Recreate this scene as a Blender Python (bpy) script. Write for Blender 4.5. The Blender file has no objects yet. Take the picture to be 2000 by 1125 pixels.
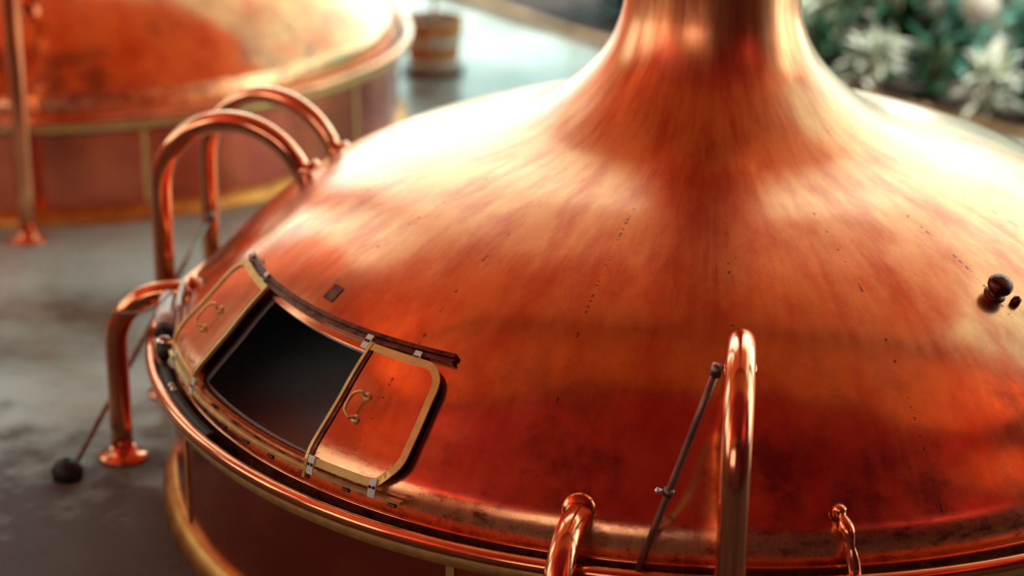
import bpy, bmesh, math, random
from mathutils import Vector, Matrix
random.seed(7)
PI = math.pi
R = math.radians
scene = bpy.context.scene
COL = scene.collection
RIM = 0.55            # height of a kettle's rim above the floor

# ------------------------------------------------------------------ helpers
def link(name, bm, mat, parent=None, smooth=True):
    me = bpy.data.meshes.new(name)
    bmesh.ops.recalc_face_normals(bm, faces=bm.faces)
    bm.to_mesh(me); bm.free()
    if smooth:
        for p in me.polygons: p.use_smooth = True
    o = bpy.data.objects.new(name, me); COL.objects.link(o)
    me.materials.append(mat)
    if parent: o.parent = parent
    return o

def tag(o, label=None, cat=None, group=None, kind=None):
    if label: o['label'] = label
    if cat: o['category'] = cat
    if group: o['group'] = group
    if kind: o['kind'] = kind
    return o

def empty(name, loc=(0, 0, 0)):
    o = bpy.data.objects.new(name, None); COL.objects.link(o)
    o.location = loc; o.empty_display_size = .1
    return o

def struct(name, bm, mat, smooth=False):
    o = link(name, bm, mat, None, smooth); o['kind'] = 'structure'; return o

def add_box(bm, lo, hi, rot=0, pivot=None, bevel=0):
    r = bmesh.ops.create_cube(bm, size=1)
    vs = r['verts']
    for v in vs:
        v.co = Vector([lo[i] + (v.co[i] + .5) * (hi[i] - lo[i]) for i in range(3)])
    if bevel:
        es = list({e for v in vs for e in v.link_edges})
        rr = bmesh.ops.bevel(bm, geom=es, offset=bevel, segments=2, affect='EDGES', profile=.5)
        vs = list({v for f in rr['faces'] for v in f.verts} | {v for v in vs if v.is_valid})
    if rot:
        pv = Vector(pivot if pivot else ((lo[0]+hi[0])/2, (lo[1]+hi[1])/2, 0))
        bmesh.ops.rotate(bm, verts=vs, cent=pv, matrix=Matrix.Rotation(rot, 3, 'Z'))
    return vs

def catmull(pts, n=8, closed=False):
    P = [Vector(p) for p in pts]; out = []
    N = len(P)
    for i in range(N if closed else N - 1):
        a = P[i-1] if (closed or i > 0) else P[0] * 2 - P[1]
        b = P[i]; c = P[(i+1) % N]
        d = P[(i+2) % N] if (closed or i + 2 < N) else P[-1] * 2 - P[-2]
        for k in range(n):
            t = k / n
            out.append(.5 * ((2*b) + (c-a)*t + (2*a-5*b+4*c-d)*t*t + (3*b-a-3*c+d)*t**3))
    if not closed: out.append(P[-1])
    return out

def add_tube(bm, pts, rad, seg=16, cap=True, closed=False):
    pts = [Vector(p) for p in pts]
    N = len(pts)
    rf = rad if callable(rad) else (lambda i: rad)
    rings = []
    nrm = None
    for i, p in enumerate(pts):
        a = pts[i-1] if (closed or i > 0) else pts[0]
        b = pts[(i+1) % N] if (closed or i + 1 < N) else pts[-1]
        t = (b - a).normalized()
        if nrm is None:
            nrm = t.orthogonal().normalized()
        nrm = (nrm - t * nrm.dot(t)).normalized()
        bi = t.cross(nrm)
        r = rf(i)
        rings.append([bm.verts.new(p + nrm * (r * math.cos(2*PI*k/seg)) + bi * (r * math.sin(2*PI*k/seg))) for k in range(seg)])
    M = N if closed else N - 1
    for i in range(M):
        A = rings[i]; B = rings[(i+1) % N]
        for k in range(seg):
            bm.faces.new((A[k], A[(k+1) % seg], B[(k+1) % seg], B[k]))
    if cap and not closed:
        bm.faces.new(rings[0]); bm.faces.new(rings[-1])

def add_lathe(bm, prof, seg=64, cen=(0, 0, 0), a0=0, a1=2*PI, caps=False):
    full = abs(a1 - a0 - 2*PI) < 1e-6
    n = seg if full else seg + 1
    rings = []
    for (r, z) in prof:
        rings.append([bm.verts.new((cen[0] + r*math.sin(a0+(a1-a0)*k/seg), cen[1] - r*math.cos(a0+(a1-a0)*k/seg), cen[2] + z)) for k in range(n)])
    for i in range(len(rings)-1):
        for k in range(seg):
            k2 = (k+1) % n
            bm.faces.new((rings[i][k], rings[i][k2], rings[i+1][k2], rings[i+1][k]))
    if caps:
        bm.faces.new(rings[0]); bm.faces.new(rings[-1])

# ------------------------------------------------------------------ materials
def mat(name, col, rough=.5, metal=0., coat=0., bump=None, var=None, spec=None):
    """bump=(scale,strength); var=(second colour, scale, contrast)"""
    m = bpy.data.materials.new(name); m.use_nodes = True
    nt = m.node_tree; b = nt.nodes['Principled BSDF']
    b.inputs['Base Color'].default_value = (*col, 1)
    b.inputs['Roughness'].default_value = rough
    b.inputs['Metallic'].default_value = metal
    if coat: b.inputs['Coat Weight'].default_value = coat; b.inputs['Coat Roughness'].default_value = .08
    if spec is not None: b.inputs['Specular IOR Level'].default_value = spec
    tc = nt.nodes.new('ShaderNodeTexCoord')
    if var:
        n = nt.nodes.new('ShaderNodeTexNoise'); n.inputs['Scale'].default_value = var[1]; n.inputs['Detail'].default_value = 5
        nt.links.new(tc.outputs['Object'], n.inputs['Vector'])
        r = nt.nodes.new('ShaderNodeValToRGB')
        c = var[2]
        r.color_ramp.elements[0].position = .5 - c; r.color_ramp.elements[1].position = .5 + c
        r.color_ramp.elements[0].color = (*col, 1); r.color_ramp.elements[1].color = (*var[0], 1)
        nt.links.new(n.outputs['Fac'], r.inputs['Fac']); nt.links.new(r.outputs['Color'], b.inputs['Base Color'])
    if bump:
        n = nt.nodes.new('ShaderNodeTexNoise'); n.inputs['Scale'].default_value = bump[0]; n.inputs['Detail'].default_value = 4
        nt.links.new(tc.outputs['Object'], n.inputs['Vector'])
        bp = nt.nodes.new('ShaderNodeBump'); bp.inputs['Strength'].default_value = bump[1]; bp.inputs['Distance'].default_value = .01
        nt.links.new(n.outputs['Fac'], bp.inputs['Height']); nt.links.new(bp.outputs['Normal'], b.inputs['Normal'])
    return m

def N(nt, t, **kw):
    n = nt.nodes.new(t)
    for k, v in kw.items():
        if k in n.inputs: n.inputs[k].default_value = v
        else: setattr(n, k, v)
    return n

def math_node(nt, op, a, b=None, c=None):
    n = nt.nodes.new('ShaderNodeMath'); n.operation = op
    for i, x in enumerate((a, b, c)):
        if x is None: continue
        if isinstance(x, (int, float)): n.inputs[i].default_value = x
        else: nt.links.new(x, n.inputs[i])
    return n.outputs[0]

def mixc(nt, fac, a, b, mode='MIX'):
    n = nt.nodes.new('ShaderNodeMix'); n.data_type = 'RGBA'; n.blend_type = mode
    for s, x in ((n.inputs[0], fac), (n.inputs[6], a), (n.inputs[7], b)):
        if isinstance(x, (int, float)): s.default_value = x
        elif isinstance(x, tuple): s.default_value = (*x, 1) if len(x) == 3 else x
        else: nt.links.new(x, s)
    return n.outputs[2]

COPPER = (.95, .36, .14)
def dome_copper(name, rough_lo=.09, rough_hi=.24, stain=1.0, wave=.28):
    """Hand-beaten copper panels: radial brushing, seams every 18.2 degrees, dark oxide streaks."""
    m = bpy.data.materials.new(name); m.use_nodes = True
    nt = m.node_tree; b = nt.nodes['Principled BSDF']; L = nt.links
    tc = N(nt, 'ShaderNodeTexCoord')
    sp = N(nt, 'ShaderNodeSeparateXYZ'); L.new(tc.outputs['Object'], sp.inputs[0])
    ny = math_node(nt, 'MULTIPLY', sp.outputs[1], -1)
    ang = math_node(nt, 'ARCTAN2', sp.outputs[0], ny)                 # azimuth, 0 at -y
    rad = math_node(nt, 'SQRT', math_node(nt, 'ADD', math_node(nt, 'POWER', sp.outputs[0], 2), math_node(nt, 'POWER', sp.outputs[1], 2)))
    # polar coordinates: x = azimuth, y = height + radius
    run = math_node(nt, 'SUBTRACT', sp.outputs[2], rad)
    def polar(sa, sr, off=0.):
        c = N(nt, 'ShaderNodeCombineXYZ')
        L.new(math_node(nt, 'MULTIPLY', ang, sa), c.inputs[0]); L.new(math_node(nt, 'MULTIPLY', run, sr), c.inputs[1])
        c.inputs[2].default_value = off
        return c.outputs[0]
    fine = N(nt, 'ShaderNodeTexNoise', Scale=1., Detail=3.); L.new(polar(60, .5), fine.inputs['Vector'])
    broad = N(nt, 'ShaderNodeTexNoise', Scale=1., Detail=6., Roughness=.65); L.new(polar(9, 2.2, 3.), broad.inputs['Vector'])
    blot = N(nt, 'ShaderNodeTexNoise', Scale=3.2, Detail=7., Roughness=.7); L.new(tc.outputs['Object'], blot.inputs['Vector'])
    # base colour: copper -> redder copper -> oxide
    r1 = N(nt, 'ShaderNodeValToRGB'); L.new(broad.outputs['Fac'], r1.inputs['Fac'])
    r1.color_ramp.elements[0].position = .36; r1.color_ramp.elements[0].color = (.72, .16, .06, 1)
    r1.color_ramp.elements[1].position = .57; r1.color_ramp.elements[1].color = (*COPPER, 1)
    col = r1.outputs['Color']
    sm = N(nt, 'ShaderNodeMapRange'); sm.inputs['From Min'].default_value = .53; sm.inputs['From Max'].default_value = .66
    L.new(math_node(nt, 'ADD', math_node(nt, 'MULTIPLY', broad.outputs['Fac'], .35), math_node(nt, 'MULTIPLY', blot.outputs['Fac'], .72)), sm.inputs['Value'])
    low = N(nt, 'ShaderNodeMapRange'); low.inputs['From Min'].default_value = 1.35; low.inputs['From Max'].default_value = 1.8
    L.new(rad, low.inputs['Value'])
    sf = math_node(nt, 'MULTIPLY', math_node(nt, 'MULTIPLY', sm.outputs[0], low.outputs[0]), .9 * stain)
    col = mixc(nt, sf, col, (.22, .05, .05))
    # fine brushing
    col = mixc(nt, math_node(nt, 'MULTIPLY', fine.outputs['Fac'], .16), col, (.78, .25, .10))
    # seams between the panels
    per = R(18.2); ph = math_node(nt, 'ADD', ang, R(14.1) + 10 * per + per / 2)
    fr = math_node(nt, 'ABSOLUTE', math_node(nt, 'SUBTRACT', math_node(nt, 'MODULO', ph, per), per / 2))
    dist = math_node(nt, 'MULTIPLY', fr, rad)
    line = math_node(nt, 'LESS_THAN', math_node(nt, 'ADD', dist, math_node(nt, 'MULTIPLY', blot.outputs['Fac'], .006)), .0075)
    dash = N(nt, 'ShaderNodeTexNoise', Scale=1., Detail=4., Roughness=.8); L.new(polar(2.2, 17, 7.), dash.inputs['Vector'])
    dm = math_node(nt, 'GREATER_THAN', dash.outputs['Fac'], .56)
    body = math_node(nt, 'GREATER_THAN', rad, .9)
    sl = math_node(nt, 'MULTIPLY', math_node(nt, 'MULTIPLY', line, dm), body)
    col = mixc(nt, math_node(nt, 'MULTIPLY', sl, .75), col, (.10, .03, .03))
    skirt = N(nt, 'ShaderNodeMapRange'); skirt.inputs['From Min'].default_value = 1.878; skirt.inputs['From Max'].default_value = 1.902; L.new(rad, skirt.inputs['Value'])
    mott = N(nt, 'ShaderNodeTexNoise', Scale=1., Detail=8., Roughness=.75); L.new(polar(20, 16, 5.), mott.inputs['Vector'])
    r2 = N(nt, 'ShaderNodeValToRGB'); L.new(mott.outputs['Fac'], r2.inputs['Fac'])
    r2.color_ramp.elements[0].position = .37; r2.color_ramp.elements[0].color = (.34, .055, .045, 1)
    r2.color_ramp.elements[1].position = .50; r2.color_ramp.elements[1].color = (1., .46, .22, 1)
    col = mixc(nt, math_node(nt, 'MULTIPLY', skirt.outputs[0], .85), col, r2.outputs['Color'])
    L.new(col, b.inputs['Base Color'])
    b.inputs['Metallic'].default_value = 1
    rg = N(nt, 'ShaderNodeMapRange'); rg.inputs['To Min'].default_value = rough_lo; rg.inputs['To Max'].default_value = rough_hi
    L.new(math_node(nt, 'ADD', math_node(nt, 'MULTIPLY', fine.outputs['Fac'], .5), math_node(nt, 'MULTIPLY', blot.outputs['Fac'], .5)), rg.inputs['Value'])
    rg.inputs['From Min'].default_value = .3; rg.inputs['From Max'].default_value = .7
    up_ = N(nt, 'ShaderNodeMapRange'); up_.inputs['From Min'].default_value = 1.65; up_.inputs['From Max'].default_value = 1.15
    up_.inputs['To Min'].default_value = 0.; up_.inputs['To Max'].default_value = .14; L.new(rad, up_.inputs['Value'])
    L.new(math_node(nt, 'ADD', math_node(nt, 'ADD', rg.outputs[0], up_.outputs[0]), math_node(nt, 'MULTIPLY', skirt.outputs[0], .12)), b.inputs['Roughness'])
    b.inputs['Coat Weight'].default_value = .45; b.inputs['Coat IOR'].default_value = 1.55; b.inputs['Coat Roughness'].default_value = .2
    wv = N(nt, 'ShaderNodeTexNoise', Scale=2.3, Detail=2.); L.new(tc.outputs['Object'], wv.inputs['Vector'])
    h = math_node(nt, 'ADD', math_node(nt, 'MULTIPLY', wv.outputs['Fac'], 1.0), math_node(nt, 'MULTIPLY', fine.outputs['Fac'], .0008))
    h = math_node(nt, 'SUBTRACT', h, math_node(nt, 'MULTIPLY', sl, .05))
    bp = N(nt, 'ShaderNodeBump'); bp.inputs['Strength'].default_value = wave; bp.inputs['Distance'].default_value = .03
    L.new(h, bp.inputs['Height']); L.new(bp.outputs['Normal'], b.inputs['Normal'])
    return m

M = {}
M['dome'] = dome_copper('beaten_copper')
M['door'] = dome_copper('door_copper', .10, .26, .5, .15)
M['copper'] = mat('polished_copper', (.94, .38, .18), .14, 1, .2, (6, .08), ((.76, .22, .10), 7, .22))
M['pipe'] = mat('pipe_copper', (.94, .42, .22), .13, 1, .3, (5, .05), ((.80, .26, .12), 6, .25))
M['wall_copper'] = mat('wall_copper', (.88, .23, .12), .22, 1, .05, (3, .2), ((.50, .10, .07), 2.5, .2))
M['brass'] = mat('aged_brass', (.86, .60, .24), .42, .65, 0, (60, .1), ((.66, .42, .15), 30, .2))
M['ring'] = mat('ring_brass', (.72, .34, .08), .4, 1, 0, None, ((.5, .2, .05), 9, .2))
M['brass_line'] = mat('brass_strip', (.88, .62, .22), .42, .6, 0, None, ((.72, .48, .15), 22, .2))
M['bronze'] = mat('dark_bronze', (.20, .075, .045), .38, 1, 0, (60, .25), ((.07, .025, .02), 25, .18))
M['clip'] = mat('zinc_clip', (.92, .92, .84), .45, .1, 0, (80, .1), ((.80, .80, .72), 40, .2))
M['black'] = mat('black_rubber', (.012, .012, .013), .55)
M['liner'] = mat('black_interior', (.55, .60, .62), .9, 0, 0, spec=.0)
M['gutter'] = mat('gutter_dark', (.03, .012, .01), .4, .3, 0, None, ((.01, .006, .006), 12, .2))  # near-black tone for the gutter, slightly mottled
M['white'] = mat('white_enamel', (.93, .94, .92), .3, 0, .2, None, ((.80, .81, .78), 14, .1))
M['chrome'] = mat('chrome', (.8, .82, .82), .12, 1)
M['rod'] = mat('brown_rod', (.30, .16, .12), .4, .7, 0, None, ((.18, .09, .07), 20, .2))
M['steel'] = mat('dull_steel', (.30, .24, .20), .4, 1, 0, None, ((.16, .10, .08), 20, .2))

# ------------------------------------------------------------------ kettle profile
PR = [(1.9205, -.11), (1.9195, -.03), (1.918, .02), (1.913, .06), (1.903, .095), (1.88, .13), (1.78, .23), (1.7, .315), (1.6, .405), (1.5, .48), (1.4, .54),
      (1.25, .612), (1.1, .668), (.95, .717), (.8, .755), (.7, .785), (.63, .815), (.55, .865), (.46, .94), (.38, 1.03),
      (.33, 1.13), (.305, 1.25), (.29, 1.5), (.285, 1.9), (.285, 2.2)]
PF = [(v.x, v.z) for v in catmull([(r, 0, z) for r, z in PR], 6)]
def prof(r):
    for (r0, z0), (r1, z1) in zip(PF, PF[1:]):
        if r1 <= r <= r0 and r0 > r1:
            t = (r0 - r) / (r0 - r1); return z0 + (z1 - z0) * t
    return PF[0][1]
def nprof(r):
    a = min(r + .006, 1.9204); c = min(r, a - .0004) - .002
    dz = (prof(c) - prof(a)) / (c - a)
    n = Vector((-dz, 0, 1)).normalized(); return n.x, n.z
def S(th, r, off=0., z0=0.):
    """Point on the kettle's dome: azimuth in degrees (0 faces the viewer), radius, height off the metal."""
    nr, nz = nprof(r); a = R(th); rr = r + nr * off
    return Vector((rr * math.sin(a), -rr * math.cos(a), prof(r) + nz * off + z0))
def SN(th, r):
    nr, nz = nprof(r); a = R(th); return Vector((nr * math.sin(a), -nr * math.cos(a), nz))

AL = [0.]
for (a_, b_) in zip(PF, PF[1:]): AL.append(AL[-1] + math.hypot(b_[0]-a_[0], b_[1]-a_[1]))
def rz(z):
    for (r0, z0), (r1, z1) in zip(PF, PF[1:]):
        if z0 <= z <= z1 and z1 > z0: return r0 + (r1-r0)*(z-z0)/(z1-z0)
def rs(r, ds):
    """radius reached by walking ds metres up the dome from radius r"""
    s = None
    for i, ((r0, z0), (r1, z1)) in enumerate(zip(PF, PF[1:])):
        if r1 <= r <= r0 and r0 > r1: s = AL[i] + (AL[i+1]-AL[i])*(r0-r)/(r0-r1); break
    s = max(.002, s + ds)
    for i in range(len(PF)-1):
        if AL[i] <= s <= AL[i+1]: return PF[i][0] + (PF[i+1][0]-PF[i][0])*(s-AL[i])/(AL[i+1]-AL[i])
def add_ribbon(bm, path, w, h, off=0., closed=False, groove=0):
    """Flat bar laid along a path of (azimuth, radius) on the dome."""
    P = [S(t, r, off) for t, r in path]; Nn = [SN(t, r) for t, r in path]
    n = len(P); rings = []
    for i in range(n):
        a = P[i-1] if (closed or i) else P[0]; b = P[(i+1) % n] if (closed or i+1 < n) else P[-1]
        t = (b - a).normalized(); nn = Nn[i]; c = nn.cross(t).normalized()
        sec = [(-w/2, 0), (-w/2, h), (w/2, h), (w/2, 0)]
        if groove: sec = [(-w/2, 0), (-w/2, h), (-w*.22, h), (-w*.18, h-groove), (w*.05, h-groove), (w*.09, h), (w/2, h), (w/2, 0)]
        rings.append([bm.verts.new(P[i] + c*x + nn*y) for x, y in sec])
    k = len(rings[0])
    for i in range(n if closed else n-1):
        A = rings[i]; B = rings[(i+1) % n]
        for j in range(k): bm.faces.new((A[j], A[(j+1) % k], B[(j+1) % k], B[j]))
    if not closed: bm.faces.new(rings[0]); bm.faces.new(rings[-1])

def lerp_path(a, b, n=24):
    return [(a[0] + (b[0]-a[0])*i/n, a[1] + (b[1]-a[1])*i/n) for i in range(n+1)]

def grid_faces(bm, G):
    for i in range(len(G)-1):
        for j in range(len(G[0])-1):
            if G[i][j] and G[i+1][j] and G[i][j+1] and G[i+1][j+1]:
                bm.faces.new((G[i][j], G[i+1][j], G[i+1][j+1], G[i][j+1]))

HOLE = (-58.9, -38.2, 1.652, 1.9005)
def dome_bm(hole=True, off=0., seg=180):
    bm = bmesh.new()
    ths = sorted(set([round(-180 + 360*i/seg, 3) for i in range(seg)] + ([HOLE[0], HOLE[1]] if hole else [])))
    ths = [t for i, t in enumerate(ths) if not (hole and any(0 < abs(t - q) < .7 for q in HOLE[:2]))]
    prof_pts = list(PF)
    if hole:
        for q in HOLE[2:]:
            prof_pts = [p for p in prof_pts if abs(p[0]-q) > .004]
            prof_pts.append((q, prof(q)))
        low = [p for p in prof_pts if p[1] < 2.25]
        prof_pts = sorted(low, key=lambda p: p[1])
    rows = []
    for (r, z) in prof_pts:
        o = off
        nr, nz = nprof(min(max(r, .31), 1.90)) if off else (0, 0)
        rows.append([bm.verts.new(((r+nr*o)*math.sin(R(t)), -(r+nr*o)*math.cos(R(t)), z+nz*o)) for t in ths])
    n = len(ths)
    for i in range(len(rows)-1):
        rm = (prof_pts[i][0] + prof_pts[i+1][0]) / 2
        for j in range(n):
            j2 = (j+1) % n
            tm = (ths[j] + (ths[j2] if j2 else 180)) / 2
            if hole and HOLE[0] < tm < HOLE[1] and HOLE[2] < rm < HOLE[3]: continue
            bm.faces.new((rows[i][j], rows[i][j2], rows[i+1][j2], rows[i+1][j]))
    return bm

def outer_torus(bm, R0, z, r, seg=200, k=14):
    add_tube(bm, [(R0*math.sin(2*PI*i/seg), -R0*math.cos(2*PI*i/seg), z) for i in range(seg)], r, k, closed=True)

def clip_bm(th, r, off):
    """Bent plate clip with its outer end turned down; two holes drilled through are modelled as dark recesses."""
    bm = bmesh.new()
    add_ribbon(bm, [(th, rs(r, d)) for d in (-.022, -.01, 0, .01, .022)], .026, .005, off)
    add_ribbon(bm, [(th, rs(r, d)) for d in (-.026, -.021)], .026, .016, off-.012)
    return bm

def handle_bm(th0, r0, r1, lift, side):
    bm = bmesh.new()
    rm = (r0+r1)/2
    pts = [S(th0, r0, .03), S(th0, r0, .03+lift*.55), S(th0+side*.25, r0+(r1-r0)*.0-.004, .03+lift),
           S(th0+side*.9, r0+(r1-r0)*.12, .03+lift*1.25), S(th0+side*1.05, rm, .03+lift*1.3), S(th0+side*.9, r0+(r1-r0)*.88, .03+lift*1.25),
           S(th0+side*.25, r1+.004, .03+lift), S(th0, r1, .03+lift*.55), S(th0, r1, .03)]
    add_tube(bm, catmull(pts, 6), .0052, 10)
    return bm

# ================================================================== KETTLE IN FRONT
def build_kettle(name, label, origin, front=True):
    root = empty(name, (origin[0], origin[1], 0)); tag(root, label, 'brewing kettle')
    def part(n, bm, m, parent=root, z=RIM, smooth=True):
        o = link(n, bm, m, parent, smooth)
        if parent is root: o.location = (0, 0, z)
        return o
    dome = part('dome', dome_bm(hole=front), M['dome'])
    ln = part('inner_liner', dome_bm(hole=front, off=-.022, seg=96), M['liner'])
    b = bmesh.new(); add_lathe(b, [(1.90, -.06), (1.2, -.08), (.02, -.08)], 96); part('kettle_interior', b, M['liner'])
    # rim: rounded lip, second bead inside it, gutter floor
    b = bmesh.new(); outer_torus(b, 1.998, .0, .022); part('rim', b, M['copper'])
    b = bmesh.new(); outer_torus(b, 1.978, -.016, .009); part('rim_bead', b, M['copper'])
    b = bmesh.new(); add_lathe(b, [(1.990, -.012), (1.975, -.04), (1.945, -.06), (1.928, -.09), (1.90, -.09)], 180); part('gutter', b, M['gutter'])
    b = bmesh.new(); outer_torus(b, 1.9185, .008, .0055, 180, 8); part('dome_bead', b, M['copper'])
    # brass angle under the lip, copper wall, ring on the floor
    b = bmesh.new(); add_lathe(b, [(1.995, -.018), (2.003, -.030), (1.99, -.062), (1.935, -.066)], 180); part('rim_flange', b, M['brass'])
    b = bmesh.new(); add_lathe(b, [(1.93, -.06), (1.93, -.3), (1.93, -.545)], 180); part('kettle_wall', b, M['wall_copper'])
    b = bmesh.new(); add_lathe(b, [(1.93, -.47), (1.955, -.475), (1.985, -.53), (1.985, -.55)], 180); part('base_ring', b, M['ring'])
    for t in ([-63, -21, 20, 62, 104, 146, -105, -147] if front else [-55, -14, 28.5, 70, 112, 154, -97, -139]):
        b = bmesh.new()
        w = .8
        for z0 in (-.068,):
            vs = [[b.verts.new((rr*math.sin(R(t+d)), -rr*math.cos(R(t+d)), z)) for rr, z in ((1.931, -.068), (1.938, -.07), (1.938, -.47), (1.931, -.472))] for d in (-w/2, 0, w/2)]
            grid_faces(b, vs)
            for v in (vs[0], vs[-1]): b.faces.new(v)
        part('wall_strip', b, M['brass'], smooth=False)
    # chimney continuing to the roof, with a collar
    b = bmesh.new()
    add_lathe(b, [(.286, 2.19), (.286, 6.9)], 64)
    part('chimney', b, M['copper'])
    b = bmesh.new()
    add_lathe(b, [(.286, 2.30), (.36, 2.33), (.43, 2.42), (.445, 2.50), (.43, 2.58), (.36, 2.67), (.286, 2.70)], 64)
    part('chimney_collar', b, M['copper'])
    return root, part

kettle, kpart = build_kettle('brewing_kettle', 'large polished copper brewing kettle in the foreground with an open hatch and two sliding doors', (0, 0))

# ---- hatch: rails, doors, clips
bm = bmesh.new(); add_ribbon(bm, lerp_path((-71.2, 1.632), (-26.7, 1.606), 60), .034, .017, .002, groove=.008); kpart('hatch_rail', bm, M['bronze'], smooth=False)
bm = bmesh.new(); add_ribbon(bm, lerp_path((-57.9, rz(.094)), (-38.2, rz(.094)), 40), .014, .012, .001); kpart('hatch_sill', bm, M['copper'], smooth=False)
bm = bmesh.new(); add_ribbon(bm, lerp_path((-58.9, 1.646), (-38.2, 1.646), 40), .010, .006, .0); kpart('hatch_lintel', bm, M['copper'], smooth=False)
rail_path = lerp_path((-69.5, rz(.072)), (-25.9, rz(.066)), 60)
bm = bmesh.new(); add_ribbon(bm, rail_path, .009, .022, .012); low_rail = kpart('hatch_rail', bm, M['brass'], smooth=False); low_rail['label'] = 'brass lower hatch rail'
for t in (-62.5, -55.5, -50.7, -46.4, -42.3, -37.4, -32.1, -26.9):
    bm = bmesh.new()
    add_ribbon(bm, [(t-.28, rz(.060)), (t+.28, rz(.060))], .010, .026, .0)
    add_tube(bm, [S(t-.50, rz(.052), .018), S(t+.35, rz(.052), .020)], .0055, 8)
    br = link('rail_bracket', bm, M['bronze'], low_rail, False)
SL0, SL1 = 1.897, 1.640
def corner_path(th_in, th_out, rb, rt, rad, n=8):
    """outline from bottom inner corner round the outer side to the top inner corner, on the dome"""
    sg = 1 if th_out > th_in else -1
    def arc(ct, cr, a0, a1):
        o = []
        for i in range(n+1):
            a = a0 + (a1-a0)*i/n
            rr = cr + (-math.sin(a)) * rad * .75
            o.append((ct + sg*math.degrees(math.cos(a)*rad/1.78), rr))
        return o
    dth = math.degrees(rad/1.78)
    p = lerp_path((th_in, rb), (th_out - sg*dth, rb), 10)[:-1]
    p += arc(th_out - sg*dth, rb - rad*.75, -PI/2, 0)
    p += lerp_path((th_out, rb - rad*.75), (th_out, rt + rad*.75), 14)[1:-1]
    p += arc(th_out - sg*dth, rt + rad*.75, 0, PI/2)
    p += lerp_path((th_out - sg*dth, rt), (th_in, rt), 10)[1:]
    return p
def door_panel(th_in, th_out, rb, rt, rad, off, thick):
    bm = bmesh.new(); path = corner_path(th_in, th_out, rb, rt, rad)
    sg = 1 if th_out > th_in else -1
    nr_, nt_ = 22, 16
    dth = math.degrees(rad/1.78)
    for o in (off, off+thick):
        G = []
        for i in range(nr_+1):
            r = rb + (rt-rb)*i/nr_
            d = min(abs(r-rb), abs(r-rt)) / .75
            cut = 0 if d >= rad else rad - math.sqrt(max(0, rad*rad - (rad-d)**2))
            te = th_out - sg*math.degrees(cut/1.78)
            G.append([bm.verts.new(S(th_in + (te-th_in)*j/nt_, r, o)) for j in range(nt_+1)])
        grid_faces(bm, G)
    return bm, path
# right-hand door
def door(th_in, th_out, rb, rt, off, hth, hr, hside, label):
    bm, path = door_panel(th_in, th_out, rb, rt, .075, off, .006)
    d = kpart('hatch_door', bm, M['door']); d['label'] = label
    sg = 1 if th_out > th_in else -1
    bm = bmesh.new(); add_ribbon(bm, path, .024, .006, off+.005); link('door_border', bm, M['brass_line'], d, False)
    bm = bmesh.new(); add_ribbon(bm, lerp_path((th_in + sg*.05, rb+.012), (th_in + sg*.05, rt-.008), 24), .011, .012, off+.002)
    link('door_edge', bm, M['brass_line'], d, False)
    bm = bmesh.new(); add_ribbon(bm, lerp_path((th_in + sg*.5, rb+.012), (th_in + sg*.5, rt-.008), 24), .010, .006, off+.004)
    link('edge_strip', bm, M['bronze'], d, False)
    h = link('handle', handle_bm(hth, hr[0], hr[1], .022, hside), M['brass'], d)
    for r in hr:
        bm = bmesh.new(); c = S(hth, r, off+.006); n = SN(hth, r)
        add_tube(bm, [c, c+n*.004, c+n*.008], lambda i: (.016, .015, .007)[i], 16); link('handle_rose', bm, M['brass'], h)
    return d
door(-37.2, -27.0, rz(.094), 1.640, .020, -34.1, (1.748, 1.802), -1, 'copper hatch door right of the opening')
door(-59.4, -70.9, rz(.096), 1.646, .020, -65.1, (1.762, 1.822), -1, 'copper hatch door left of the opening')
def clip(th, r, off):
    c = kpart('clip', clip_bm(th, r, off), M['clip'], smooth=False)
    bm = bmesh.new()
    for s in (-1, 1):
        p = S(th + s*.2, r, off+.0055); n = SN(th, r)
        add_tube(bm, [p, p+n*.0015], .0052, 12)
    link('clip_rivets', bm, M['black'], c)
for t in (-69.9, -62.2, -38.1, -31.0): clip(t, 1.630, .022)
for t in (-66.2, -58.6, -36.4, -29.0): clip(t, rz(.086), .031)
# riveted patch
bm = bmesh.new()
G = [[bm.verts.new(S(t, r, .003)) for t in (-50.25, -49.6, -48.9, -48.2)] for r in (1.573, 1.55, 1.525)]
grid_faces(bm, G); kpart('riveted_patch', bm, M['bronze'])
# knob on the far right of the dome
bm = bmesh.new()
c = S(40.9, 1.385); n = SN(40.9, 1.385)
add_tube(bm, [c, c+n*.006, c+n*.008, c+n*.016, c+n*.022, c+n*.032, c+n*.046, c+n*.06, c+n*.068, c+n*.071], lambda i: (.036, .034, .022, .022, .032, .039, .041, .033, .018, .004)[i], 24)
kpart('knob', bm, M['bronze'])
bm = bmesh.new()
c = S(42.7, 1.43); n = SN(42.7, 1.43); add_tube(bm, [c, c+n*.02, c+n*.028], lambda i: (.016, .014, .004)[i], 14); kpart('bolt', bm, M['bronze'])
# knuckled drain cock low at the front right of the dome
bm = bmesh.new()
path = [S(12.8, 1.862, .03), S(13.0, 1.885, .035), S(13.3, 1.905, .045), S(13.6, 1.918, .05), S(13.9, 1.925, .06), S(14.2, 1.93, .075)]
pp = catmull(path, 6)
add_tube(bm, [S(12.8, 1.862)] + pp, lambda i: .010 + .012*abs(math.cos(i*.33)), 14)
kpart('drain_cock', bm, M['copper'])

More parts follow.
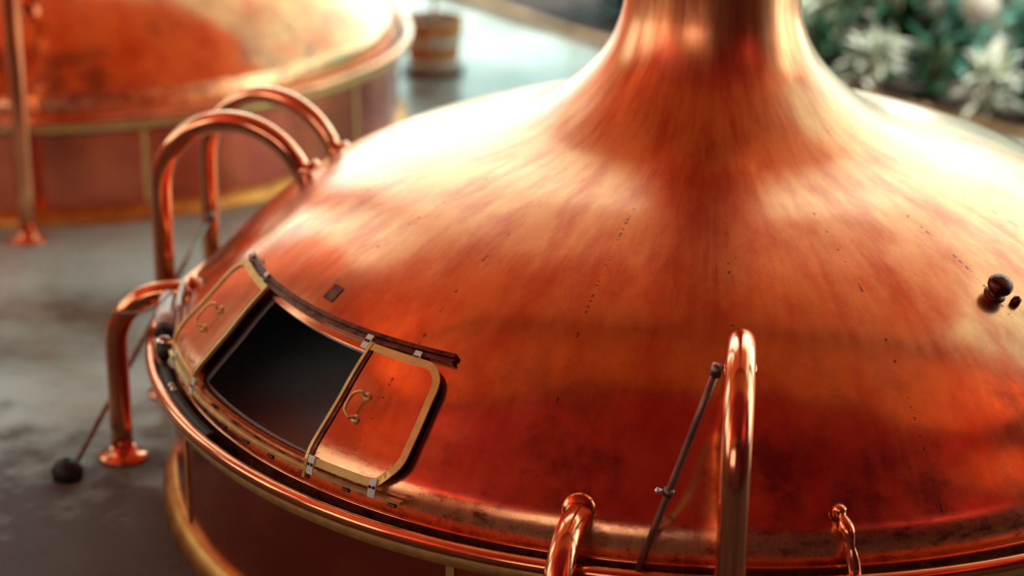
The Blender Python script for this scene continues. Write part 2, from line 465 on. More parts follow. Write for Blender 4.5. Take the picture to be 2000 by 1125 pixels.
# ================================================================== PIPES AROUND THE KETTLES
def to_world(th, r, z, org=(0, 0)):
    a = R(th); return Vector((org[0] + r*math.sin(a), org[1] - r*math.cos(a), z + RIM))
def pipe(label, th, kind, org=(0, 0), rad=.042, top=.62, r_in=1.53, group='curved copper pipes beside the kettles', twist=0.):
    foot = to_world(th, 2.16, -RIM, org)
    root = empty('copper_pipe', foot); tag(root, label, 'pipe', group)
    inv = Matrix.Rotation(R(twist), 4, 'Z') @ Matrix.Translation(-foot)
    pts = []
    if kind == 'low':
        pts = [(1.872, .118), (1.90, .118)]
        for i in range(13):
            a = PI/2 * i/12; pts.append((1.95 + .21*math.sin(a), .118 - .21*(1-math.cos(a))))
        pts += [(2.16, -.25), (2.16, -.40), (2.16, -RIM)]
        cr, cz, nr, nz = 1.872, .13, *nprof(1.875)
    else:
        zc = top - .33; Rr = .315
        pts = [(2.16, -RIM), (2.16, -.3), (2.16, 0)]
        cx = 2.16 - Rr
        for i in range(25):
            a = PI * i/24 * .90; pts.append((cx + Rr*math.cos(a), zc + Rr*math.sin(a)*1.0))
        e = pts[-1]; pts.append((e[0] - .012, prof(min(max(e[0]-.012, .5), 1.9)) - .01))
        cr = e[0]-.012; cz = prof(cr); nr, nz = nprof(cr)
    bm = bmesh.new()
    add_tube(bm, [to_world(th, r, z, org) for r, z in pts], rad, 24)
    bm.transform(inv); link('pipe_tube', bm, M['pipe'], root)
    bm = bmesh.new()
    c = to_world(th, 2.16, -RIM, org)
    add_tube(bm, [c + Vector((0, 0, z)) for z in (0, .012, .016, .022, .05)], lambda i: (.092, .092, .06, .052, .047)[i], 28)
    bm.transform(inv); link('floor_flange', bm, M['copper'], root)
    bm = bmesh.new()
    c = to_world(th, cr, cz, org); n = Vector((nr*math.sin(R(th)), -nr*math.cos(R(th)), nz))
    if kind == 'low': n = (n + 1.2*Vector((math.sin(R(th)), -math.cos(R(th)), 0))).normalized()
    add_tube(bm, [c + n*d for d in (-.01, .006, .016, .02)], lambda i: (.053, .052, .048, .044)[i], 28)
    bm.transform(inv); link('dome_collar', bm, M['copper'], root)
    return root
pipe('low copper pipe bending from the front kettle to the floor beside the left hatch door', -84.0, 'low')
pipe('low copper pipe leaving the dome right of the hatch, cut off by the bottom edge', -9.7, 'low')
pipe('tall arched copper pipe nearest the viewer, shining white along its right side', 3.0, 'tall', top=.655, twist=-4.2)
pipe('nearer of two tall arched copper pipes on the left between both kettles', -100.5, 'tall', top=.635)
pipe('farther of two tall arched copper pipes on the left between both kettles', -110.5, 'tall', top=.66, rad=.036)

# ================================================================== SECOND KETTLE
K2 = (-3.74, 4.30)
k2, _ = build_kettle('brewing_kettle', 'second copper brewing kettle behind on the left, closed and streaked with reflections', K2, front=False)
pipe('copper pipe standing in front of the rear kettle at the left edge of the photo', 11.5, 'tall', K2, top=.98)

# ================================================================== SMALL THINGS
def rod(name, label, cat, a, b, rad, m, clampt=None, group=None, foot=False):
    a = Vector(a); b = Vector(b)
    root = empty(name, b); tag(root, label, cat, group)
    bm = bmesh.new(); add_tube(bm, [(a-b)*t for t in (1, .75, .5, .25, 0)], rad, 12); link('rod', bm, m, root)
    d = (a-b).normalized()
    if clampt is not None:
        c = (a-b)*(1-clampt)
        bm = bmesh.new(); add_tube(bm, [c - d*.012, c - d*.011, c + d*.011, c + d*.012], lambda i: (.012, .016, .016, .012)[i], 14)
        link('clamp', bm, M['steel'], root)
        bm = bmesh.new(); s = Vector((-.9, -.3, .25)).normalized(); add_tube(bm, [c + s*.01, c + s*.026, c + s*.036, c+s*.041], lambda i: (.006, .007, .010, .004)[i], 12); link('wing_screw', bm, M['chrome'], root)
    bm = bmesh.new(); c = a-b; add_tube(bm, [c - d*.03, c + d*.004], rad*1.6, 12); link('rod_end', bm, M['steel'], root)
    if foot:
        bm = bmesh.new(); add_lathe(bm, [(.0, .0), (.055, .0), (.06, .03), (.04, .065), (.012, .075)], 20); link('foot', bm, M['black'], root)
    return root
rod('stay_rod', 'thin brown stay rod with a chrome wing screw leaning on the nearest arched pipe', 'rod', to_world(1.75, 1.90, .615), to_world(-4.2, 1.975, .0), .0105, M['rod'], .60)
rod('stay_rod', 'long thin grey stay rod slanting from the left arched pipes down past the low pipe', 'rod', to_world(-109.2, 2.12, .12), (-2.30, -.43, 0.0), .011, M['steel'], None, None, True)

# white inspection lamp lying along the gutter
root = empty('inspection_lamp', to_world(-75, 1.965, .03)); tag(root, 'white tubular inspection lamp lying in the rim gutter left of the hatch', 'lamp')
off = -root.location
def arcp(t0, t1, r, z, n=8): return [to_world(t0 + (t1-t0)*i/n, r, z + (0)) + off for i in range(n+1)]
bm = bmesh.new(); add_tube(bm, arcp(-75.2, -86.0, 1.948, .105), lambda i: .034 if 0 < i < 8 else .026, 18); link('lamp_tube', bm, M['white'], root)
bm = bmesh.new(); add_tube(bm, arcp(-73.8, -75.4, 1.950, .080, 3), .033, 18); link('end_cap', bm, M['black'], root)
bm = bmesh.new(); add_tube(bm, arcp(-72.6, -73.8, 1.952, .062, 3), .030, 18); link('lamp_ring', bm, M['chrome'], root)
bm = bmesh.new(); add_tube(bm, arcp(-71.2, -72.6, 1.956, .040, 3), lambda i: .02 + .003*i, 18); link('cable_boot', bm, M['black'], root)
bm = bmesh.new(); add_tube(bm, arcp(-76.0, -84.5, 1.898, .150), .011, 12); link('mounting_bar', bm, M['clip'], root)
bm = bmesh.new(); add_tube(bm, catmull(arcp(-71.4, -52, 1.960, -.006, 10), 4), .022, 12); link('cable', bm, M['black'], root)
root = empty('hose_clip', to_world(-64.2, 1.962, .015)); tag(root, 'small chrome clip on the black cable in the rim gutter', 'clip')
bm = bmesh.new()
for s in (-.6, .5):
    p = to_world(-64.2 + s, 1.962, .008) - root.location
    add_tube(bm, [p, p + Vector((0, 0, .012)), p + Vector((0, 0, .018))], lambda i: (.011, .010, .005)[i], 12)
link('bolt', bm, M['chrome'], root)
bm = bmesh.new(); add_tube(bm, [to_world(-64.2 + s, 1.962, .006) - root.location for s in (-1, 0, 1)], .008, 10); link('clip_bar', bm, M['steel'], root)
# thin wire strung across the low pipe
root = empty('wire', to_world(-84, 2.2, .0)); tag(root, 'thin dark wire strung over the low copper pipe beside the lamp', 'wire')
wp = [to_world(-88, 2.30, -.03), to_world(-82, 2.13, .06), to_world(-78, 2.0, .125), to_world(-80, 1.925, .165)]
bm = bmesh.new(); add_tube(bm, [p - root.location for p in catmull(wp, 8)], .0035, 8); link('strand', bm, M['steel'], root)

# ================================================================== GARDEN TUB
def wood_tub():
    loc = Vector((-1.79, 5.80, 0))
    root = empty('planter_tub', loc); tag(root, 'round wooden planter tub with pale metal hoops standing on the floor', 'planter')
    mw = mat('tub_wood', (.62, .30, .10), .6, 0, 0, (30, .2), ((.48, .20, .06), 9, .2))
    bm = bmesh.new()
    n = 22; H = .36
    for k in range(n):
        a0 = 2*PI*k/n + .012; a1 = 2*PI*(k+1)/n - .012
        V = []
        for (r, z) in ((.155, .0), (.198, H), (.176, H), (.135, .02)):
            V.append([bm.verts.new((r*math.cos(a), r*math.sin(a), z)) for a in (a0, (a0+a1)/2, a1)])
        for i in range(3):
            for j in range(2): bm.faces.new((V[i][j], V[i][j+1], V[i+1][j+1], V[i+1][j]))
        for j in (0, 2): bm.faces.new([V[i][j] for i in range(4)])
    link('staves', bm, mw, root, False)
    mh = mat('hoop_metal', (.70, .74, .68), .35, .6)
    for z in (.075, .225):
        bm = bmesh.new(); r = .157 + .043*z/H
        add_lathe(bm, [(r, z-.022), (r+.006, z-.022), (r+.011, z+.022), (r+.004, z+.022)], 40); link('hoop', bm, mh, root, False)
    bm = bmesh.new(); add_lathe(bm, [(.178, .325), (.1, .335), (.0005, .34)], 28); link('soil', bm, mat('soil', (.035, .022, .018), .95, 0, 0, (40, .6)), root)
    bm = bmesh.new(); add_lathe(bm, [(.0005, .012), (.15, .012), (.18, .02), (.21, .03), (.20, .012), (.14, .0)], 40); link('saucer', bm, mat('dark_saucer', (.05, .06, .06), .5), root)
    bm = bmesh.new(); add_tube(bm, catmull([(0.01, 0, .33), (.0, .01, .6), (.03, .0, 1.0), (.01, .02, 1.5)], 6), .016, 10); link('trunk', bm, mat('pale_bark', (.62, .60, .46), .7), root)
    leaves(root, random.Random(3), 70, (0, 0, 1.55), .34, .20, .05, M['leaf_mid'], crown=True)
def leaf_into(bm, base, d, up, L, W, bend, n=6):
    """one strap leaf with a folded midrib, curving down under its weight"""
    side = d.cross(up).normalized(); p = Vector(base); rows = []
    dirv = d.normalized()
    for i in range(n+1):
        t = i/n; w = W * math.sin(PI * min(1, t*.92+.08))**.8
        rows.append([bm.verts.new(p - side*w + up*w*.35), bm.verts.new(p.copy()), bm.verts.new(p + side*w + up*w*.35)])
        p = p + dirv * (L/n); dirv = (dirv - Vector((0, 0, bend/n))).normalized()
    for i in range(n):
        for j in (0, 1): bm.faces.new((rows[i][j], rows[i][j+1], rows[i+1][j+1], rows[i+1][j]))
def leaves(parent, rng, count, cen, spread, L, W, m, crown=False, height=.0):
    bm = bmesh.new()
    for k in range(count):
        a = rng.uniform(0, 2*PI); el = rng.uniform(-.5, 1.2) if crown else rng.uniform(.25, 1.35)
        d = Vector((math.cos(a)*math.cos(el), math.sin(a)*math.cos(el), math.sin(el)))
        if crown:
            b0 = Vector(cen) + d * rng.uniform(.1, 1) * spread
        else:
            b0 = Vector(cen) + Vector((rng.uniform(-.05, .05), rng.uniform(-.05, .05), rng.uniform(0, height)))
        up = Vector((0, 0, 1)); up = (up - d*up.dot(d)).normalized() if abs(d.z) < .98 else Vector((1, 0, 0))
        s = rng.uniform(.65, 1.15)
        leaf_into(bm, b0, d, up, L*s, W*s*rng.uniform(.8, 1.2), rng.uniform(.7, 1.7))
    return link('leaves', bm, m, parent, False)
M['leaf_dark'] = mat('dark_leaf', (.020, .12, .045), .32, 0, .2, None, ((.006, .04, .018), 8, .2))
M['leaf_mid'] = mat('mid_leaf', (.14, .36, .20), .3, 0, .2, None, ((.05, .18, .08), 8, .2))
M['leaf_pale'] = mat('pale_leaf', (.82, .86, .76), .4, 0, .1, None, ((.55, .66, .52), 8, .15))
M['leaf_teal'] = mat('teal_leaf', (.18, .55, .46), .3, 0, .2, None, ((.06, .26, .20), 8, .2))
M['petal'] = mat('petal', (.84, .84, .78), .6)
M['stem'] = mat('stem', (.20, .24, .12), .6)
wood_tub()

# ================================================================== PLANT BED
BED = [Vector(p) for p in ((-3.6, 9.9, 0), (-1.93, 7.98, 0), (-.72, 6.58, 0), (.85, 5.48, 0), (1.88, 4.60, 0), (3.4, 3.2, 0), (5.2, 1.5, 0))]
root = empty('plant_bed', (0, 6.2, 0)); tag(root, 'low planting bed with a tan kerb and dark soil across the back of the hall', 'plant bed')
inv = Matrix.Translation(-Vector(root.location))
def offset_line(L, d):
    out = []
    for i, p in enumerate(L):
        a = L[max(0, i-1)]; b = L[min(len(L)-1, i+1)]; t = (b-a).normalized(); n = Vector((-t.y, t.x, 0)); out.append(p + n*d)
    return out
bm = bmesh.new()
ln0 = offset_line(BED, 0); ln1 = offset_line(BED, .09)
G = [[bm.verts.new(Vector((p.x, p.y, z))) for p, z in ((a, 0), (a, .055), (b, .06), (b, .01))] for a, b in zip(ln0, ln1)]
grid_faces(bm, G); bm.transform(inv); link('kerb', bm, mat('tan_kerb', (.46, .33, .19), .6, 0, 0, (20, .3), ((.36, .25, .14), 6, .2)), root, False)
bm = bmesh.new()
ln1 = offset_line(BED, .09); ln2 = offset_line(BED, 1.9)
WD = lambda i, n: 1.0 if i < n*.42 else (1.0 - .40*min(1, (i/n-.42)/.12))
G = [[bm.verts.new(a + (b-a)*t*WD(i_, 60) + Vector((0, 0, .07 + random.uniform(-.012, .02)))) for t in (0, .25, .5, .75, 1)] for i_, (a, b) in enumerate(zip(catmull(ln1, 10), catmull(ln2, 10)))]
grid_faces(bm, G); bm.transform(inv); link('bed_soil', bm, mat('bed_soil', (.055, .030, .028), .9, 0, 0, (30, .8), ((.02, .014, .014), 8, .2)), root)

def bed_plant(x, y, kind, s, label, seed):
    rng = random.Random(seed)
    root = empty('leafy_plant', (x, y, .06)); tag(root, label, 'plant', 'plants in the bed at the back')
    m = M[kind]; s *= .9
    if kind == 'leaf_pale':
        leaves(root, rng, 70, (0, 0, 0), .1, .60*s, .055*s, m, height=.55*s)
    else:
        leaves(root, rng, 80, (0, 0, 0), .1, .50*s, .058*s, m, height=.75*s)
    bm = bmesh.new()
    for k in range(5):
        a = rng.uniform(0, 6.28); add_tube(bm, [(0, 0, -.02), (.04*math.cos(a), .04*math.sin(a), .35*s), (.12*math.cos(a), .12*math.sin(a), .8*s)], .009, 6)
    link('stems', bm, M['stem'], root)
PL = [(-.62, 7.15, 'leaf_dark', .8, 'dark green strap-leaved plant just left of the chimney neck, tallest there'),
      (-.30, 7.55, 'leaf_pale', .9, 'pale plant behind the chimney neck, rearmost in the bed there'),
      (-.30, 6.95, 'leaf_dark', .85, 'dark green plant mostly hidden by the chimney neck'),
      (.55, 6.75, 'leaf_pale', 1.0, 'tall pale plant in the bed directly right of the chimney neck'),
      (.80, 6.40, 'leaf_pale', .95, 'pale sage strap-leaved plant, first pale one right of the chimney neck'),
      (.80, 6.98, 'leaf_pale', 1.2, 'tall pale green plant in the rear row right of the chimney neck'),
      (1.20, 6.0, 'leaf_dark', .75, 'dark green plant in the middle of the bed left of the largest blossom'),
      (1.30, 6.65, 'leaf_pale', 1.1, 'pale sage plant in the middle of the bed under the white hanging pot'),
      (1.55, 5.85, 'leaf_teal', .65, 'small bluish green plant at the kerb left of the white flower head'),
      (1.45, 6.78, 'leaf_dark', 1.3, 'tall dark green plant behind the white hanging pot'),
      (1.78, 6.20, 'leaf_pale', .9, 'pale plant right around the large white flower head'),
      (1.98, 5.35, 'leaf_dark', .55, 'low dark green plant at the kerb beneath the white flower head'),
      (2.00, 5.75, 'leaf_teal', .6, 'bluish green plant right of the large white flower head'),
      (1.98, 4.76, 'leaf_teal', .42, 'bluish green plant at the kerb by the right edge of the photo'),
      (2.45, 4.75, 'leaf_pale', .35, 'pale sage plant by the right edge in front of the white partition'),
      (1.05, 6.65, 'leaf_teal', .9, 'bluish green plant in the middle of the bed between pale plants'),
      (.72, 5.80, 'leaf_dark', .5, 'low dark green plant at the kerb, nearest to the chimney neck'),
      (1.02, 5.55, 'leaf_pale', .5, 'low pale plant spilling over the kerb right of the chimney neck'),
      (1.35, 5.27, 'leaf_dark', .5, 'low dark green plant spilling over the kerb under the small white blossom'),
      (1.66, 5.01, 'leaf_pale', .5, 'low pale plant spilling over the kerb below the largest blossom'),
      (2.30, 4.48, 'leaf_dark', .5, 'low dark green plant at the kerb, lowest at the right edge'),
      (1.50, 6.30, 'leaf_pale', 1.0, 'tall pale plant at the left end of the white partition')]
for i, (x, y, k, s, lb) in enumerate(PL): bed_plant(x, y, k, s, lb, 40+i)
# big white flower head
def flower(x, y, z, r, label, seed):
    rng = random.Random(seed)
    root = empty('white_flower', (x, y, .06)); tag(root, label, 'flower', 'white flower heads in the bed')
    bm = bmesh.new(); add_tube(bm, catmull([(0, 0, -.01), (.01, .01, (z-.06)*.5), (0, 0, z-.06)], 5), .010, 8); link('stem', bm, M['stem'], root)
    bm = bmesh.new()
    nn = 130
    for k in range(nn):
        ph = math.acos(1 - 1.7*(k+.5)/nn); th = k*2.39996
        d = Vector((math.sin(ph)*math.cos(th), math.sin(ph)*math.sin(th), math.cos(ph)))
        c = Vector((0, 0, z-.06)) + d*r; u = d.orthogonal().normalized(); v = d.cross(u)
        for q in range(4):
            a = q*PI/2 + rng.uniform(0, .5); e = (u*math.cos(a) + v*math.sin(a))*r*.22; f = (u*math.cos(a+.8) + v*math.sin(a+.8))*r*.22
            bm.faces.new([bm.verts.new(c - d*r*.05), bm.verts.new(c + e*.9 + d*r*.04), bm.verts.new(c + (e+f)*.75 + d*r*.02), bm.verts.new(c + f*.9 + d*r*.04)])
    link('petals', bm, M['petal'], root, False)
    bm = bmesh.new(); bmesh.ops.create_icosphere(bm, subdivisions=2, radius=r*.93, matrix=Matrix.Translation((0, 0, z-.06))); link('flower_core', bm, M['petal'], root)
flower(1.66, 5.72, .56, .115, 'large round white flower head near the kerb, biggest of the blossoms', 5)
flower(1.42, 5.9, .50, .06, 'small white flower head left of the largest blossom', 6)
flower(-.98, 7.35, .30, .07, 'small white flower head at the left end of the foliage', 7)
flower(2.18, 4.85, .30, .06, 'small white flower head by the right edge of the photo', 8)
flower(.62, 6.2, .62, .05, 'small white flower head just right of the chimney neck', 9)
# white hanging pot
HP = Vector((1.42, 6.35, .78))
root = empty('hanging_pot', HP); tag(root, 'white pot with a brown foot hanging among the plants right of the chimney', 'hanging pot')
bm = bmesh.new(); add_lathe(bm, [(.0005, .03), (.075, .03), (.105, .10), (.125, .22), (.132, .27), (.12, .27), (.11, .2), (.0005, .19)], 32); link('pot', bm, M['white'], root)
bm = bmesh.new(); add_lathe(bm, [(.0005, 0), (.07, 0), (.082, .03), (.0005, .031)], 28); link('pot_foot', bm, mat('pot_foot', (.20, .12, .07), .6), root)
bm = bmesh.new(); add_tube(bm, [(0, 0, .9), (0, 0, 3.), (0, 0, 6.65)], .004, 6)
for k in range(3): add_tube(bm, [(.128*math.cos(k*2.094), .128*math.sin(k*2.094), .265), (0, 0, .9)], .003, 6)
link('cord', bm, M['rod'], root)
leaves(root, random.Random(11), 36, (0, 0, .22), .05, .30, .03, M['leaf_pale'], height=.05)

# ================================================================== SETTING
def floor_mat():
    m = bpy.data.materials.new('stone_floor'); m.use_nodes = True
    nt = m.node_tree; b = nt.nodes['Principled BSDF']; L = nt.links
    tc = N(nt, 'ShaderNodeTexCoord')
    n1 = N(nt, 'ShaderNodeTexNoise', Scale=.9, Detail=7., Roughness=.62); L.new(tc.outputs['Object'], n1.inputs['Vector'])
    n2 = N(nt, 'ShaderNodeTexNoise', Scale=6., Detail=6.); L.new(tc.outputs['Object'], n2.inputs['Vector'])
    r = N(nt, 'ShaderNodeValToRGB'); L.new(n1.outputs['Fac'], r.inputs['Fac'])
    e = r.color_ramp.elements
    e[0].position = .38; e[0].color = (.12, .085, .06, 1)
    e[1].position = .60; e[1].color = (.46, .55, .52, 1)
    k = e.new(.47); k.color = (.26, .29, .26, 1)
    c = mixc(nt, math_node(nt, 'MULTIPLY', n2.outputs['Fac'], .35), r.outputs['Color'], (.30, .33, .30))
    sp = N(nt, 'ShaderNodeSeparateXYZ'); L.new(tc.outputs['Object'], sp.inputs[0])      # dark brown tone growing towards the front, edge broken by noise
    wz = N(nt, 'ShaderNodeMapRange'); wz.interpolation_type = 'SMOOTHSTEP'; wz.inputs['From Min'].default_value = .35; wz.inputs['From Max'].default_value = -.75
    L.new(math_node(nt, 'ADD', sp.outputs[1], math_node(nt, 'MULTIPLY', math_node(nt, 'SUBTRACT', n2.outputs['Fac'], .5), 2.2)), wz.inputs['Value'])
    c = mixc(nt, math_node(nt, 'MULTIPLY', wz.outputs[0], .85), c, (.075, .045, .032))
    L.new(c, b.inputs['Base Color'])
    rr = N(nt, 'ShaderNodeMapRange'); rr.inputs['To Min'].default_value = .18; rr.inputs['To Max'].default_value = .42; L.new(n1.outputs['Fac'], rr.inputs['Value'])
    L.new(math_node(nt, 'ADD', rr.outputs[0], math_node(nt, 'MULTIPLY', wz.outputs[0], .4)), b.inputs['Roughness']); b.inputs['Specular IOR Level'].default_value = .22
    return m
def quad_bm(pts):
    bm = bmesh.new(); bm.faces.new([bm.verts.new(p) for p in pts]); return bm
XW, YB, YF, HC = 8.0, 13.0, -12.0, 7.4
YC = 5.2      # the solid ceiling ends here, glazing begins
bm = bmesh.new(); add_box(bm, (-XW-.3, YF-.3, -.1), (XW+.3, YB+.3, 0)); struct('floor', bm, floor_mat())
ceil_m = mat('ceiling_wood', (.76, .19, .055), .6, 0, 0, (12, .2), ((.62, .14, .04), 3, .2))
bm = bmesh.new(); add_box(bm, (-XW-.3, YF-.3, HC), (4.4, YC, HC+.2)); add_box(bm, (4.4, YF-.3, HC), (XW+.3, .6, HC+.2)); struct('ceiling', bm, ceil_m)
dark_m = mat('wall_brown', (.17, .022, .032), .7, 0, 0, (8, .2), ((.10, .014, .02), 2, .2))
def wall_with_gaps(name, axis, pos, a0, a1, gaps, m, z0=0, z1=HC, th=.25):
    """gaps = (from, to, low, high) along the wall"""
    bm = bmesh.new(); cur = a0
    def bx(u0, u1, w0, w1):
        if u1 <= u0 or w1 <= w0: return
        if axis == 'y': add_box(bm, (u0, pos, w0), (u1, pos+th, w1))
        else: add_box(bm, (pos, u0, w0), (pos+th, u1, w1))
    for g in gaps:
        bx(cur, g[0], z0, z1); bx(g[0], g[1], z0, g[2]); bx(g[0], g[1], g[3], z1); cur = g[1]
    bx(cur, a1, z0, z1)
    return struct(name, bm, m)
FG = [(-7.6, -4.6, 3.6, 6.4), (-4.2, -1.8, 3.6, 6.4)]
wall_with_gaps('wall_front', 'y', YF, -XW, XW, FG, dark_m)
wall_with_gaps('wall_left', 'x', -XW-.25, YF, 8.2, [(-6, -3, 2.5, 5.5), (-2.0, .2, 2.2, 5.2), (1.5, 3.6, 2.0, 5.2)], mat('wall_ochre', (.44, .11, .04), .7, 0, 0, (8, .2), ((.32, .08, .03), 2, .2)))
wall_with_gaps('wall_right', 'x', XW, YF, YC, [(-.5, 4.0, .8, 6.6)], dark_m)
white_m = mat('white_frame', (.72, .74, .70), .5)
low_m = mat('pale_wall', (.60, .66, .62), .6)
wall_with_gaps('wall_back', 'y', YB, -XW, XW, [], low_m, 0, .8)
bm = bmesh.new(); add_box(bm, (-XW-.25, 8.2, 0), (-XW, YB, .8)); struct('wall_left_garden', bm, low_m)
bm = bmesh.new(); add_box(bm, (XW, YC, 0), (XW+.25, YB, .8)); struct('wall_right_garden', bm, low_m)
# steel glazing bars of the winter garden
bar_m = mat('glazing_bar', (.10, .10, .09), .5)
def window(name, bars):
    bm = bmesh.new()
    for lo, hi in bars: add_box(bm, lo, hi)
    return struct(name, bm, bar_m)
w = .05
bars = [((x-w, YB, .8), (x+w, YB+.1, HC)) for x in [-8, -6, -4, -2, 0, 2, 4, 6, 8]] + [((-8, YB, z-w), (8, YB+.1, z+w)) for z in (.85, 3., 5.2, HC)]
window('window_1', bars)
for nme, x, ya, ys in (('window_2', -XW, 8.25, (8.35, 10.6)), ('window_3', XW, YC, (5.3, 7.2, 9.1, 11.0))):
    bars = [((x-w, y-w, .8), (x+w, y+w, HC)) for y in ys] + [((x-w, ya, z-w), (x+w, YB, z+w)) for z in (.85, 3., 5.2, HC)]
    window(nme, bars)
bars = [((x-w, YC, HC), (x+w, YB, HC+.12)) for x in [-8, -6, -4, -2, 0, 2, 4, 6, 8]] + [((-8, y-w, HC), (8, y+w, HC+.1)) for y in (6.4, 8.6, 10.8)] + [((x-w, .6, HC), (x+w, YC, HC+.12)) for x in (4.45, 5.6, 6.8, 8)] + [((4.4, y-w, HC), (8, y+w, HC+.1)) for y in (.65, 2.1, 3.6, 5.1)]
window('window_4', bars)
for i, g in enumerate(FG):
    bars = [((g[0], YF+.05, g[2]), (g[0]+.06, YF+.15, g[3])), (((g[0]+g[1])/2-.03, YF+.05, g[2]), ((g[0]+g[1])/2+.03, YF+.15, g[3])), ((g[1]-.06, YF+.05, g[2]), (g[1], YF+.15, g[3]))]
    window('window_%d' % (5+i), bars)
bars = [((-XW-.2, y-.03, 2.5), (-XW-.1, y+.03, 5.5)) for y in (-5.97, -5, -4, -3.03)]
window('window_9', bars)
# unseen slab added over the hall front so the lower dome reflects dark red
bm = bmesh.new(); add_box(bm, (-XW, -8.0, 6.2), (XW, -2.9, 6.4)); struct('trim_9', bm, mat('added_slab_red', (.66, .045, .045), .6, 0, 0, None, ((.52, .032, .04), 2, .2)))
bm = bmesh.new()
for y in (-.47, 1.0, 2.5, 3.97): add_box(bm, (XW+.05, y-.04, .8), (XW+.15, y+.04, 6.6))
for z in (2.7, 4.7): add_box(bm, (XW+.05, -.5, z-.04), (XW+.15, 4.0, z+.04))
struct('window_11', bm, bar_m)
# ceiling beams
for i, y in enumerate((-9, -6, -3, 0)):
    bm = bmesh.new(); add_box(bm, (-XW, y-.12, HC-.3), (XW, y+.12, HC)); struct('trim_%d' % (i+1), bm, dark_m)
# white partition with a turquoise window behind the bed
a = R(-38)
bm = bmesh.new()
add_box(bm, (0, 0, 0), (2.6, .12, .46)); add_box(bm, (0, 0, .46), (.10, .12, 2.4)); add_box(bm, (1.0, 0, .46), (1.1, .12, 2.4)); add_box(bm, (2.0, 0, .46), (2.6, .12, 2.4)); add_box(bm, (.1, 0, 2.3), (2.0, .12, 2.4))
bm.transform(Matrix.Translation((1.93, 6.75, 0)) @ Matrix.Rotation(a, 4, 'Z'))
struct('wall_garden', bm, white_m)
bm = bmesh.new(); add_box(bm, (.1, .05, .46), (1.0, .07, 2.3)); add_box(bm, (1.1, .05, .46), (2.0, .07, 2.3))
bm.transform(Matrix.Translation((1.93, 6.75, 0)) @ Matrix.Rotation(a, 4, 'Z'))
pane_m = mat('turquoise_glass', (.10, .62, .62), .08); pane_m.node_tree.nodes['Principled BSDF'].inputs['Transmission Weight'].default_value = .6
struct('window_10', bm, pane_m)

# ================================================================== LIGHT
wd = bpy.data.worlds.new('sky'); scene.world = wd; wd.use_nodes = True
nt = wd.node_tree; bg = nt.nodes['Background']
tc = N(nt, 'ShaderNodeTexCoord')
nz = N(nt, 'ShaderNodeTexNoise', Scale=2.2, Detail=5.); nt.links.new(tc.outputs['Generated'], nz.inputs['Vector'])
cr = N(nt, 'ShaderNodeValToRGB'); nt.links.new(nz.outputs['Fac'], cr.inputs['Fac'])
cr.color_ramp.elements[0].position = .38; cr.color_ramp.elements[0].color = (.52, .90, .88, 1)
cr.color_ramp.elements[1].position = .56; cr.color_ramp.elements[1].color = (.76, 1.0, .92, 1)
sz = N(nt, 'ShaderNodeSeparateXYZ'); nt.links.new(tc.outputs['Generated'], sz.inputs[0])
ws = N(nt, 'ShaderNodeMapRange'); ws.interpolation_type = 'SMOOTHSTEP'      # warm dust haze in the south
ws.inputs['From Min'].default_value = .1; ws.inputs['From Max'].default_value = -.5; nt.links.new(sz.outputs[1], ws.inputs['Value'])
nt.links.new(mixc(nt, ws.outputs[0], cr.outputs['Color'], (1., .86, .72)), bg.inputs['Color'])
mr = N(nt, 'ShaderNodeMapRange'); mr.interpolation_type = 'SMOOTHSTEP'   # hazy sky, brightest towards the horizon
mr.inputs['From Min'].default_value = .95; mr.inputs['From Max'].default_value = .12
mr.inputs['To Min'].default_value = 0.; mr.inputs['To Max'].default_value = 3.7
nt.links.new(sz.outputs[2], mr.inputs['Value']); mz = N(nt, 'ShaderNodeMapRange'); mz.interpolation_type = 'SMOOTHSTEP'   # sunlit haze stands in the north
mz.inputs['From Min'].default_value = -.4; mz.inputs['From Max'].default_value = .65
mz.inputs['To Min'].default_value = .55; mz.inputs['To Max'].default_value = 1.
nt.links.new(math_node(nt, 'ADD', math_node(nt, 'MULTIPLY', sz.outputs[1], .58), math_node(nt, 'MULTIPLY', sz.outputs[0], .82)), mz.inputs['Value'])
nt.links.new(math_node(nt, 'ADD', 1.0, math_node(nt, 'MULTIPLY', mr.outputs[0], mz.outputs[0])), bg.inputs['Strength'])
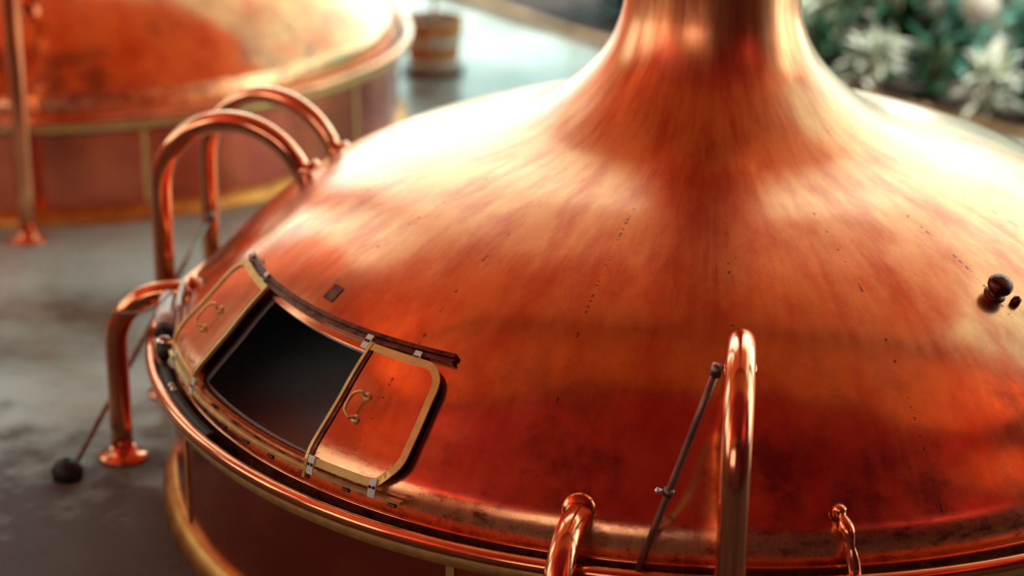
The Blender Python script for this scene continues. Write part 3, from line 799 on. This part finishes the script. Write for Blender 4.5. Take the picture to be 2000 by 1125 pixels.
sun = bpy.data.lights.new('sun', 'SUN'); sun.energy = 7.0; sun.angle = R(8); sun.color = (1, .95, .84)
so = bpy.data.objects.new('sun', sun); COL.objects.link(so)
so.rotation_euler = Vector((-.50, .12, -.84)).to_track_quat('-Z', 'Y').to_euler()

# unseen lamps and troughs, added on the side walls to brighten the ceiling
n_ = 20
for sx in (-1, 1):
    for y in (-6.5, -.5):
        bm = bmesh.new(); x = sx*(XW - .35)
        add_box(bm, (x-.2, y-1.2, 4.2), (x+.2, y+1.2, 4.24)); add_box(bm, (x-.2, y-1.2, 4.2), (x-.17, y+1.2, 4.42)); add_box(bm, (x+.17, y-1.2, 4.2), (x+.2, y+1.2, 4.42))
        struct('trim_%d' % n_, bm, dark_m); n_ += 1
        l = bpy.data.lights.new('fill_uplight', 'AREA'); l.shape = 'RECTANGLE'; l.size = .3; l.size_y = 2.2; l.energy = 95; l.color = (1, .86, .68)
        o = bpy.data.objects.new('fill_uplight', l); COL.objects.link(o); o.location = (x, y, 4.3); o.rotation_euler = (PI, 0, 0)

# ================================================================== CAMERA
cd = bpy.data.cameras.new('camera'); cam = bpy.data.objects.new('camera', cd); COL.objects.link(cam)
yaw, pitch, roll = -.09761, .35292, .00888
fw = Vector((math.sin(yaw)*math.cos(pitch), math.cos(yaw)*math.cos(pitch), -math.sin(pitch)))
rt = Vector((math.cos(yaw), -math.sin(yaw), 0)); up = rt.cross(fw)
r2 = rt*math.cos(roll) + up*math.sin(roll); u2 = -rt*math.sin(roll) + up*math.cos(roll)
Mx = Matrix((r2, u2, -fw)).transposed().to_4x4(); Mx.translation = Vector((0, -7.1058, 2.7431 + RIM))
cam.matrix_world = Mx
cd.sensor_width = 36; cd.lens = 72; cd.clip_end = 100
cd.dof.use_dof = True; cd.dof.focus_distance = 6.08; cd.dof.aperture_fstop = .9
scene.camera = cam
scene.view_settings.view_transform = 'Standard'; scene.view_settings.look = 'None'
scene.view_settings.exposure = 0.1; scene.view_settings.gamma = 1
scene.view_settings.use_curve_mapping = False
scene.cycles.use_denoising = True
scene.cycles.max_bounces = 8
